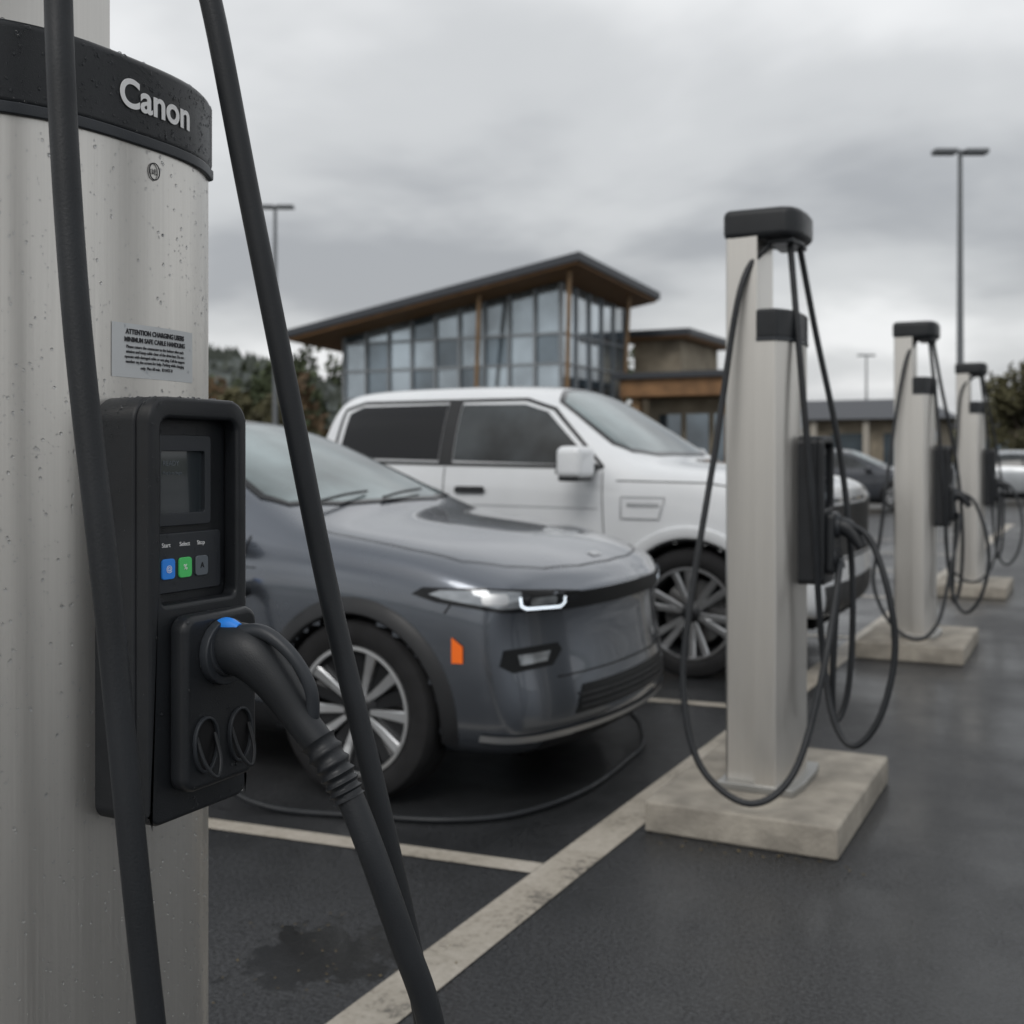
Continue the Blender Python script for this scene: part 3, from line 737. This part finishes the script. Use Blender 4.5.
sheet('asphalt_lot',-60,60,-25,70,0,ground_mat())
lm=bpy.data.materials.new('worn_line_paint'); lm.use_nodes=True
nt=lm.node_tree; N=nt.nodes; L=nt.links; b=N['Principled BSDF']; tc=N.new('ShaderNodeTexCoord')
n1=N.new('ShaderNodeTexNoise'); n1.inputs['Scale'].default_value=38; n1.inputs['Detail'].default_value=8; n1.inputs['Roughness'].default_value=.75
n2=N.new('ShaderNodeTexNoise'); n2.inputs['Scale'].default_value=3; n2.inputs['Detail'].default_value=5
ad=N.new('ShaderNodeMath'); ad.operation='ADD'
for q in (n1,n2): L.new(tc.outputs['Object'],q.inputs['Vector'])
L.new(n1.outputs['Fac'],ad.inputs[0]); L.new(n2.outputs['Fac'],ad.inputs[1])
cr=N.new('ShaderNodeValToRGB'); cr.color_ramp.elements[0].position=.35; cr.color_ramp.elements[0].color=(.05,.048,.045,1); cr.color_ramp.elements[1].position=.45; cr.color_ramp.elements[1].color=(.36,.325,.27,1)
e3=cr.color_ramp.elements.new(.62); e3.color=(.50,.46,.40,1)
hf=N.new('ShaderNodeMath'); hf.operation='MULTIPLY'; hf.inputs[1].default_value=.5; L.new(ad.outputs[0],hf.inputs[0]); L.new(hf.outputs[0],cr.inputs[0]); L.new(cr.outputs[0],b.inputs['Base Color']); b.inputs['Roughness'].default_value=.5
bb=N.new('ShaderNodeBump'); bb.inputs['Distance'].default_value=.003; L.new(n1.outputs['Fac'],bb.inputs['Height']); L.new(bb.outputs[0],b.inputs['Normal'])
pm=empty('parking_lines')
sheet('front_line',-1.695,-1.54,-6,26,.004,lm,pm)
for i,y in enumerate((-2.15,.65,3.45,6.25,9.05,11.85,14.65,17.45,20.25)):
    mobj('stall_line_%d'%i,[(-7.3,y-.56,.004),(-1.697,y+.02,.004),(-1.697,y+.12,.004),(-7.3,y-.46,.004)],[(0,1,2,3)],lm,pm)
sheet('far_line',5.2,5.32,4,40,.004,lm,pm)
for i in range(8): sheet('far_stall_%d'%i,5.32,10,6+i*2.8,6.1+i*2.8,.004,lm,pm)
kb=pmat('kerb_concrete',(.3,.29,.27),.85,var=.2)
box('kerb',-26,-8.0,27.0,27.2,0,.13,kb,None,.02)
sheet('verge',-60,-8,27.21,31,.1,grass)
box('kerb',-40,40,52.0,52.2,0,.13,kb,None,.02)

def leaves():
    V=[];F=[]
    rr_=random.Random(4)
    mt=pmat('fallen_leaf',(.09,.07,.04),.6,var=.5,vscale=4,color2=(.2,.15,.07))
    def leaf(x,y,s,z=.005):
        a=rr_.uniform(0,6.28); b=len(V)
        for (u,v) in ((-1,0),(-.4,.45),(.3,.4),(1,0),(.3,-.4),(-.4,-.45)):
            V.append((x+s*(u*math.cos(a)-v*math.sin(a)),y+s*(u*math.sin(a)+v*math.cos(a)),z+rr_.uniform(0,s*.3)))
        F.append(tuple(b+i for i in range(6)))
    for i in range(22): leaf(rr_.gauss(-1.1,.3),4.02-abs(rr_.gauss(0,.06)),rr_.uniform(.005,.011))
    for i in range(40): leaf(rr_.gauss(-1.97,.16),rr_.gauss(2.6,.14),rr_.uniform(.003,.007))
    mobj('fallen_leaves',V,F,mt)
leaves()

# ------------------------------------------------------------------ building
def visitor_building():
    e=empty('visitor_centre_building',(0,0,0))
    wood=pmat('cedar_soffit',(.24,.13,.06),.6,var=.3,vscale=2,stretch=(1,8,1))
    woodp=pmat('timber_post',(.22,.14,.075),.65,var=.25,vscale=3)
    dark=pmat('roof_metal',(.06,.065,.075),.5,.3)
    fr=pmat('mullion_metal',(.26,.28,.30),.5,.4)
    beige=pmat('stone_cladding',(.30,.26,.20),.85,var=.3,vscale=1.6,bump=.02,bscale=5)
    g1=pmat('curtain_glass',(.11,.145,.175),.08,.5,coat=1,var=.6,vscale=.5); g2=pmat('curtain_glass_light',(.30,.355,.40),.1,.7,coat=1,var=.5,vscale=.5)
    X0,X1,Y0,Y1=-26.1,-14.5,33.1,40.6
    zl,zr=5.68,7.6; t=.26
    def roof(name,X0,X1,Y0,Y1,za,zb,t,drop,mat):
        v=[(X0,Y0,za),(X1,Y0,zb),(X1,Y1,zb-drop),(X0,Y1,za-drop)]
        v+=[(x,y,z+t) for x,y,z in v]
        return mobj(name,v,[(3,2,1,0),(4,5,6,7),(0,1,5,4),(1,2,6,5),(2,3,7,6),(3,0,4,7)],mat,e)
    roof('roof',X0,X1,Y0,Y1,zl,zr,t,.35,dark)
    roof('soffit',X0+.12,X1-.12,Y0+.12,Y1-.1,zl-.10,zr-.10,.095,.35,wood)
    wx0,wx1,wy0,wy1=-24.5,-15.8,34.6,40.2
    def rz(x,y=34.6): return zl+(zr-zl)*(x-X0)/(X1-X0)-.11-.35*(y-Y0)/(Y1-Y0)
    n=9
    panes=[];pl=[];mul=[]
    rows=[0,1.3,2.5,3.5,4.5,5.5]
    for i in range(n):
        a=wx0+(wx1-wx0)*i/n; b=wx0+(wx1-wx0)*(i+1)/n
        for j in range(len(rows)):
            z0=rows[j]; z1a=rows[j+1] if j+1<len(rows) else 99
            za=min(z1a,rz(a)); zb=min(z1a,rz(b))
            if za<=z0: continue
            v=[(a,wy0+.05,z0),(b,wy0+.05,z0),(b,wy0+.05,zb),(a,wy0+.05,za)]
            (panes if random.random()<.35 else pl).append(v)
        mul.append((a-.05,a+.05,wy0-.04,wy0+.04,0,rz(a)-.02))
    mul.append((wx1-.08,wx1+.06,wy0-.05,wy0+.05,0,rz(wx1)-.02))
    for z in rows[1:]:
        xa=max(wx0,X0+(z+.14-zl)/(zr-zl)*(X1-X0)+.9)
        mul.append((xa,wx1-.09,wy0-.03,wy0+.035,z-.04,z+.04))
    m=5
    for i in range(m):
        a=wy0+.06+(wy1-wy0)*i/m; b=wy0+.06+(wy1-wy0)*(i+1)/m
        for j in range(len(rows)):
            z0=rows[j]; z1a=rows[j+1] if j+1<len(rows) else 99
            v=[(wx1,a,z0),(wx1,b,z0),(wx1,b,min(z1a,rz(wx1,b))),(wx1,a,min(z1a,rz(wx1,a)))]
            (panes if random.random()<.3 else pl).append(v)
        mul.append((wx1-.03,wx1+.07,b-.05,b+.05,0,rz(wx1,b)-.02))
    for z in rows[1:]: mul.append((wx1-.03,wx1+.06,wy0+.06,wy1-.0,z-.04,z+.04))
    for nm,ps,mt in (('glazing',panes,g1),('glazing_2',pl,g2)):
        V=[];F=[]
        for q in ps: b=len(V); V+=q; F.append((b,b+1,b+2,b+3))
        mobj(nm,V,F,mt,e)
    boxes('mullions',mul,fr,e)
    mobj('rear_wall',[(wx0,wy0+.1,0),(wx0,wy1,0),(wx0,wy1,rz(wx0,wy1)),(wx0,wy0+.1,rz(wx0)),(wx1-.05,wy1,0),(wx1-.05,wy1,rz(wx1,wy1))],[(0,1,2,3),(1,4,5,2)],beige,e)
    for (x,xt) in ((-18.9,-18.4),(-15.5,-15.1)):
        sweep('timber_strut',[(x,34.2,0),(xt,33.7,rz(xt)+.05)],.08,woodp,e,sides=8,sub=1)
    sweep('timber_strut',[(-15.3,38.5,0),(-15.0,38.7,rz(-15.0,38.6)+.05)],.08,woodp,e,sides=8,sub=1)
    box('rear_block',-16.0,-14.1,41.8,46.5,0,5.95,beige,e)
    box('rear_block_roof',-16.6,-13.5,41.0,47.2,5.96,6.2,dark,e)
    box('rear_block_soffit',-16.5,-13.6,41.1,47.1,5.87,5.955,wood,e)
    box('canopy_fascia',-14.6,-10.4,36.8,41.4,3.45,4.05,wood,e,.02)
    box('canopy_roof',-14.8,-10.2,36.6,41.6,4.06,4.26,dark,e)
    box('canopy_wall',-14.2,-10.9,38.6,41.2,0,3.44,beige,e)
    boxes('canopy_windows',[(-13.8+i*1.0,-13.0+i*1.0,38.54,38.58,.2,2.9) for i in range(3)],g1,e)
    boxes('canopy_posts',[(-14.3,-14.0,37.1,37.4,0,3.44),(-11.0,-10.7,37.1,37.4,0,3.44)],woodp,e)
    b2=empty('low_shop_building',(0,0,0))
    box('walls',-21,-7.2,60,68,0,3.3,beige,b2)
    v=[(-22,59,3.3),(-6.2,59,3.3),(-6.2,69,3.3),(-22,69,3.3),(-20,62,4.4),(-8.2,62,4.4),(-8.2,66,4.4),(-20,66,4.4)]
    mobj('roof',v,[(3,2,1,0),(4,5,6,7),(0,1,5,4),(1,2,6,5),(2,3,7,6),(3,0,4,7)],dark,b2)
    boxes('windows',[(-20+i*2.6,-18.4+i*2.6,59.93,59.97,.9,2.6) for i in range(5)],g1,b2)
    boxes('posts',[(-20.9+i*2.6,-20.6+i*2.6,59.3,59.6,0,3.28) for i in range(6)],pmat('pale_post',(.4,.37,.32),.7),b2)
    b3=empty('low_shop_building',(16,78,0))
    box('walls',-24,6,0,9,0,3.2,beige,b3); box('roof',-24.6,6.6,-.6,9.6,3.21,3.7,dark,b3)
    boxes('windows',[(-23+i*3,-21+i*3,-.07,-.03,.9,2.6) for i in range(9)],g1,b3)
visitor_building()

def lamp(loc,h,kind=0):
    e=empty('street_lamp',loc); gm=M.get('lampm') or pmat('lamp_post_metal',(.16,.17,.18),.5,.4); M['lampm']=gm
    sweep('pole',[(0,0,0.3),(0,0,h*.5),(0,0,h)],[.09,.075,.05],gm,e,sides=12,sub=2)
    sweep('footing',[(0,0,0),(0,0,.5)],.26,M['concrete'],e,sides=16,sub=1)
    d=1.1 if kind==0 else .95
    ax=Vector((.891,.454,0))
    sweep('arm',[tuple(-ax*d*.4+Vector((0,0,h-.02))),(0,0,h+.02),tuple(ax*d*.4+Vector((0,0,h-.02)))],.04,gm,e,sides=8,sub=2)
    for s in (-1,1):
        c=ax*s*d*.32
        o=box('lamp_head',-.26,.26,-.15,.15,-.05,.06,gm,e,.02,2); o.location=(c.x,c.y,h); o.rotation_euler=(0,0,R(27))
lamp((-2.78,27.8,0),8.3); lamp((-22.3,27.9,0),9.0,1); lamp((-13.4,77,0),8.0,1); lamp((14,60,0),9,1)

# ------------------------------------------------------------------ vegetation
def leafmass(V,F,cx,cy,cz,rx,ry,rz_,n,size,rg):
    lumps=[(rg.uniform(-.75,.75),rg.uniform(-.75,.75),rg.uniform(-.8,.9),rg.uniform(.22,.5)) for _ in range(14)]
    for _ in range(n):
        lx,ly,lz,lr=rg.choice(lumps)
        d=Vector((rg.gauss(0,1),rg.gauss(0,1),rg.gauss(0,1))).normalized()*lr*rg.uniform(.5,1.1)
        p=Vector((cx+(lx+d.x)*rx,cy+(ly+d.y)*ry,cz+(lz+d.z)*rz_))
        a=Vector((rg.gauss(0,1),rg.gauss(0,1),rg.gauss(0,1))).normalized(); b_=a.orthogonal().normalized()
        s=size*rg.uniform(.6,1.4); i=len(V)
        V+=[p-a*s,p+b_*s*.6,p+a*s,p-b_*s*.6]; F.append((i,i+1,i+2,i+3))
lf=[pmat('foliage_green',(.055,.07,.035),.8,var=.6,vscale=.5),pmat('foliage_rust',(.10,.065,.035),.8,var=.5,vscale=.6),pmat('foliage_olive',(.085,.08,.04),.8,var=.5,vscale=.5)]
bark=pmat('bark',(.07,.055,.045),.9,var=.3,bump=.01,bscale=20)
def tree(x,y,h,w,mi,rg,conifer=False):
    e=empty('pine_tree' if conifer else 'deciduous_tree',(x,y,0))
    sweep('trunk',[(0,0,0),(.1,0,h*.4),(0,.1,h*.9)],[.2,.14,.03],bark,e,sides=8,sub=3)
    V=[];F=[]
    if conifer:
        for k in range(10):
            t=k/10; leafmass(V,F,0,0,h*(.15+.83*t),w*(1-t)*.9+.2,w*(1-t)*.9+.2,h*.07,260,.13,rg)
    else:
        for k in range(6):
            a=rg.uniform(0,6.28); sweep('limb',[(0,0,h*.35),(math.cos(a)*w*.3,math.sin(a)*w*.3,h*.6),(math.cos(a)*w*.6,math.sin(a)*w*.6,h*.8)],[.08,.05,.02],bark,e,sides=6,sub=3)
        leafmass(V,F,0,0,h*.62,w,w,h*.38,3000,.14,rg)
    mobj('crown',V,F,lf[mi],e)
rg=random.Random(11)
for (x,y,h,w,mi,c) in ((-2.6,51,4.6,1.4,2,0),(-.6,51,4.9,1.7,0,0),(1.6,50,4.6,1.8,2,0),(3.8,52,5.4,2,1,0),(6.5,51,5.4,2,0,0),(9.5,52,6,2.2,0,1),
    (-28.5,36,3.8,1.7,2,0),(-31,38,4.9,2.0,0,1),(-34,37,4.4,1.8,1,0),(-31.5,33,3.6,1.6,1,0),(-37,40,5.6,2.2,0,0)):
    tree(x,y,h,w,mi,rg,bool(c))
def treeline(name,pts,h,n,mi,rg):
    V=[];F=[]
    for (x,y) in pts:
        hh=h*rg.uniform(.7,1.15); leafmass(V,F,x,y,hh*.5,2.6,2.2,hh*.5,n,.3,rg)
    mobj(name,V,F,lf[mi])
treeline('tree_line',[(-75+i*3.1,66+rg.uniform(-3,3)) for i in range(18)],7.6,900,0,rg)
treeline('tree_line',[(-78+i*4.1,60+rg.uniform(-3,3)) for i in range(12)],5.4,800,1,rg)
treeline('tree_line',[(-25+i*3.4,95+rg.uniform(-4,4)) for i in range(30)],5.2,500,2,rg)
hv=[];hf2=[]
nx,ny=120,18
for j in range(ny+1):
    for i in range(nx+1):
        t=i/nx; d=230+j*12; a=R(-75+t*130)
        r_=d*math.sin(a); dd=d*math.cos(a)
        X=.891*r_-.454*dd; Y=.454*r_+.891*dd
        prof=math.sin(math.pi*j/ny)
        amp=(21*math.exp(-((a+R(15))/R(9))**2)+9*math.exp(-((a-R(5))/R(22))**2)+14*math.exp(-((a+R(50))/R(20))**2)+5)
        z=prof*amp*(1+.12*noise.noise(Vector((X*.02,Y*.02,0))))+prof*2.0*noise.noise(Vector((X*.12,Y*.12,3)))-2
        hv.append((X,Y,z))
for j in range(ny):
    for i in range(nx):
        k=j*(nx+1)+i; hf2.append((k,k+1,k+nx+2,k+nx+1))
mobj('hills',hv,hf2,pmat('hazy_wooded_hill',(.085,.098,.092),.95,var=.5,vscale=.12,bump=1.5,bscale=.3),smooth=True)  # aerial haze is painted into the hill's bluish-grey base colour
V=[];F=[]
rg2=random.Random(5)
for k in range(16000):
    q=rg2.randrange(len(hv)); X,Y,z=hv[q]
    if z<1: continue
    X+=rg2.uniform(-4,4);Y+=rg2.uniform(-4,4); s=rg2.uniform(.8,1.9); i=len(V)
    V+=[(X-s,Y,z-.5),(X+s,Y+rg2.uniform(-s,s),z-.5),(X+rg2.uniform(-.4,.4),Y,z+s*rg2.uniform(1.0,2.0))]; F.append((i,i+1,i+2))
mobj('hillside_woodland',V,F,pmat('woodland',(.07,.08,.068),.95,var=.5,vscale=.05))

# ------------------------------------------------------------------ world
w=bpy.data.worlds.new('World'); scene.world=w; w.use_nodes=True
nt=w.node_tree; N=nt.nodes; L=nt.links; N.clear()
out=N.new('ShaderNodeOutputWorld'); bg1=N.new('ShaderNodeBackground'); bg2=N.new('ShaderNodeBackground'); mx=N.new('ShaderNodeMixShader')
sky=N.new('ShaderNodeTexSky'); sky.sky_type='NISHITA'; sky.sun_disc=False; sky.sun_elevation=R(42); sky.sun_rotation=R(200); sky.air_density=1.5; sky.dust_density=3
L.new(sky.outputs[0],bg1.inputs[0]); bg1.inputs[1].default_value=.10
tc=N.new('ShaderNodeTexCoord'); sx=N.new('ShaderNodeSeparateXYZ'); L.new(tc.outputs['Generated'],sx.inputs[0])
mz=N.new('ShaderNodeMath'); mz.operation='MAXIMUM'; mz.inputs[1].default_value=0.0; L.new(sx.outputs[2],mz.inputs[0])
az=N.new('ShaderNodeMath'); az.operation='ADD'; az.inputs[1].default_value=.22; L.new(mz.outputs[0],az.inputs[0])
dx=N.new('ShaderNodeMath'); dx.operation='DIVIDE'; L.new(sx.outputs[0],dx.inputs[0]); L.new(az.outputs[0],dx.inputs[1])
dy=N.new('ShaderNodeMath'); dy.operation='DIVIDE'; L.new(sx.outputs[1],dy.inputs[0]); L.new(az.outputs[0],dy.inputs[1])
cb=N.new('ShaderNodeCombineXYZ'); L.new(dx.outputs[0],cb.inputs[0]); L.new(dy.outputs[0],cb.inputs[1]); cb.inputs[2].default_value=3.3
nz1=N.new('ShaderNodeTexNoise'); nz1.inputs['Scale'].default_value=1.0; nz1.inputs['Detail'].default_value=5; nz1.inputs['Roughness'].default_value=.45; nz1.inputs['Distortion'].default_value=.2
L.new(cb.outputs[0],nz1.inputs['Vector'])
cr=N.new('ShaderNodeValToRGB'); cr.color_ramp.interpolation='EASE'
cr.color_ramp.elements[0].position=.32; cr.color_ramp.elements[0].color=(.42,.435,.46,1)
cr.color_ramp.elements[1].position=.62; cr.color_ramp.elements[1].color=(.92,.93,.94,1)
q=cr.color_ramp.elements.new(.47); q.color=(.66,.675,.69,1)
L.new(nz1.outputs['Fac'],cr.inputs[0]); L.new(cr.outputs[0],bg2.inputs[0]); bg2.inputs[1].default_value=1.0
mx.inputs[0].default_value=.93
L.new(bg1.outputs[0],mx.inputs[1]); L.new(bg2.outputs[0],mx.inputs[2]); L.new(mx.outputs[0],out.inputs[0])
sl=bpy.data.lights.new('sun','SUN'); sl.energy=1.0; sl.angle=R(25); sl.color=(1,.97,.93)
so=bpy.data.objects.new('sun',sl); COL.objects.link(so)
so.rotation_euler=(R(48),0,R(10))

# ------------------------------------------------------------------ camera
cam=bpy.data.cameras.new('camera'); co=bpy.data.objects.new('camera',cam); COL.objects.link(co)
co.location=(0,0,1.4); co.rotation_euler=(R(90),0,R(27))
cam.sensor_width=36; cam.lens=1150/1024*36; cam.shift_y=-55/1024; cam.clip_end=5000; cam.clip_start=.05
cam.dof.use_dof=True; cam.dof.focus_distance=1.56; cam.dof.aperture_fstop=5.0
scene.camera=co
scene.view_settings.view_transform='Standard'; scene.view_settings.look='None'; scene.view_settings.exposure=0
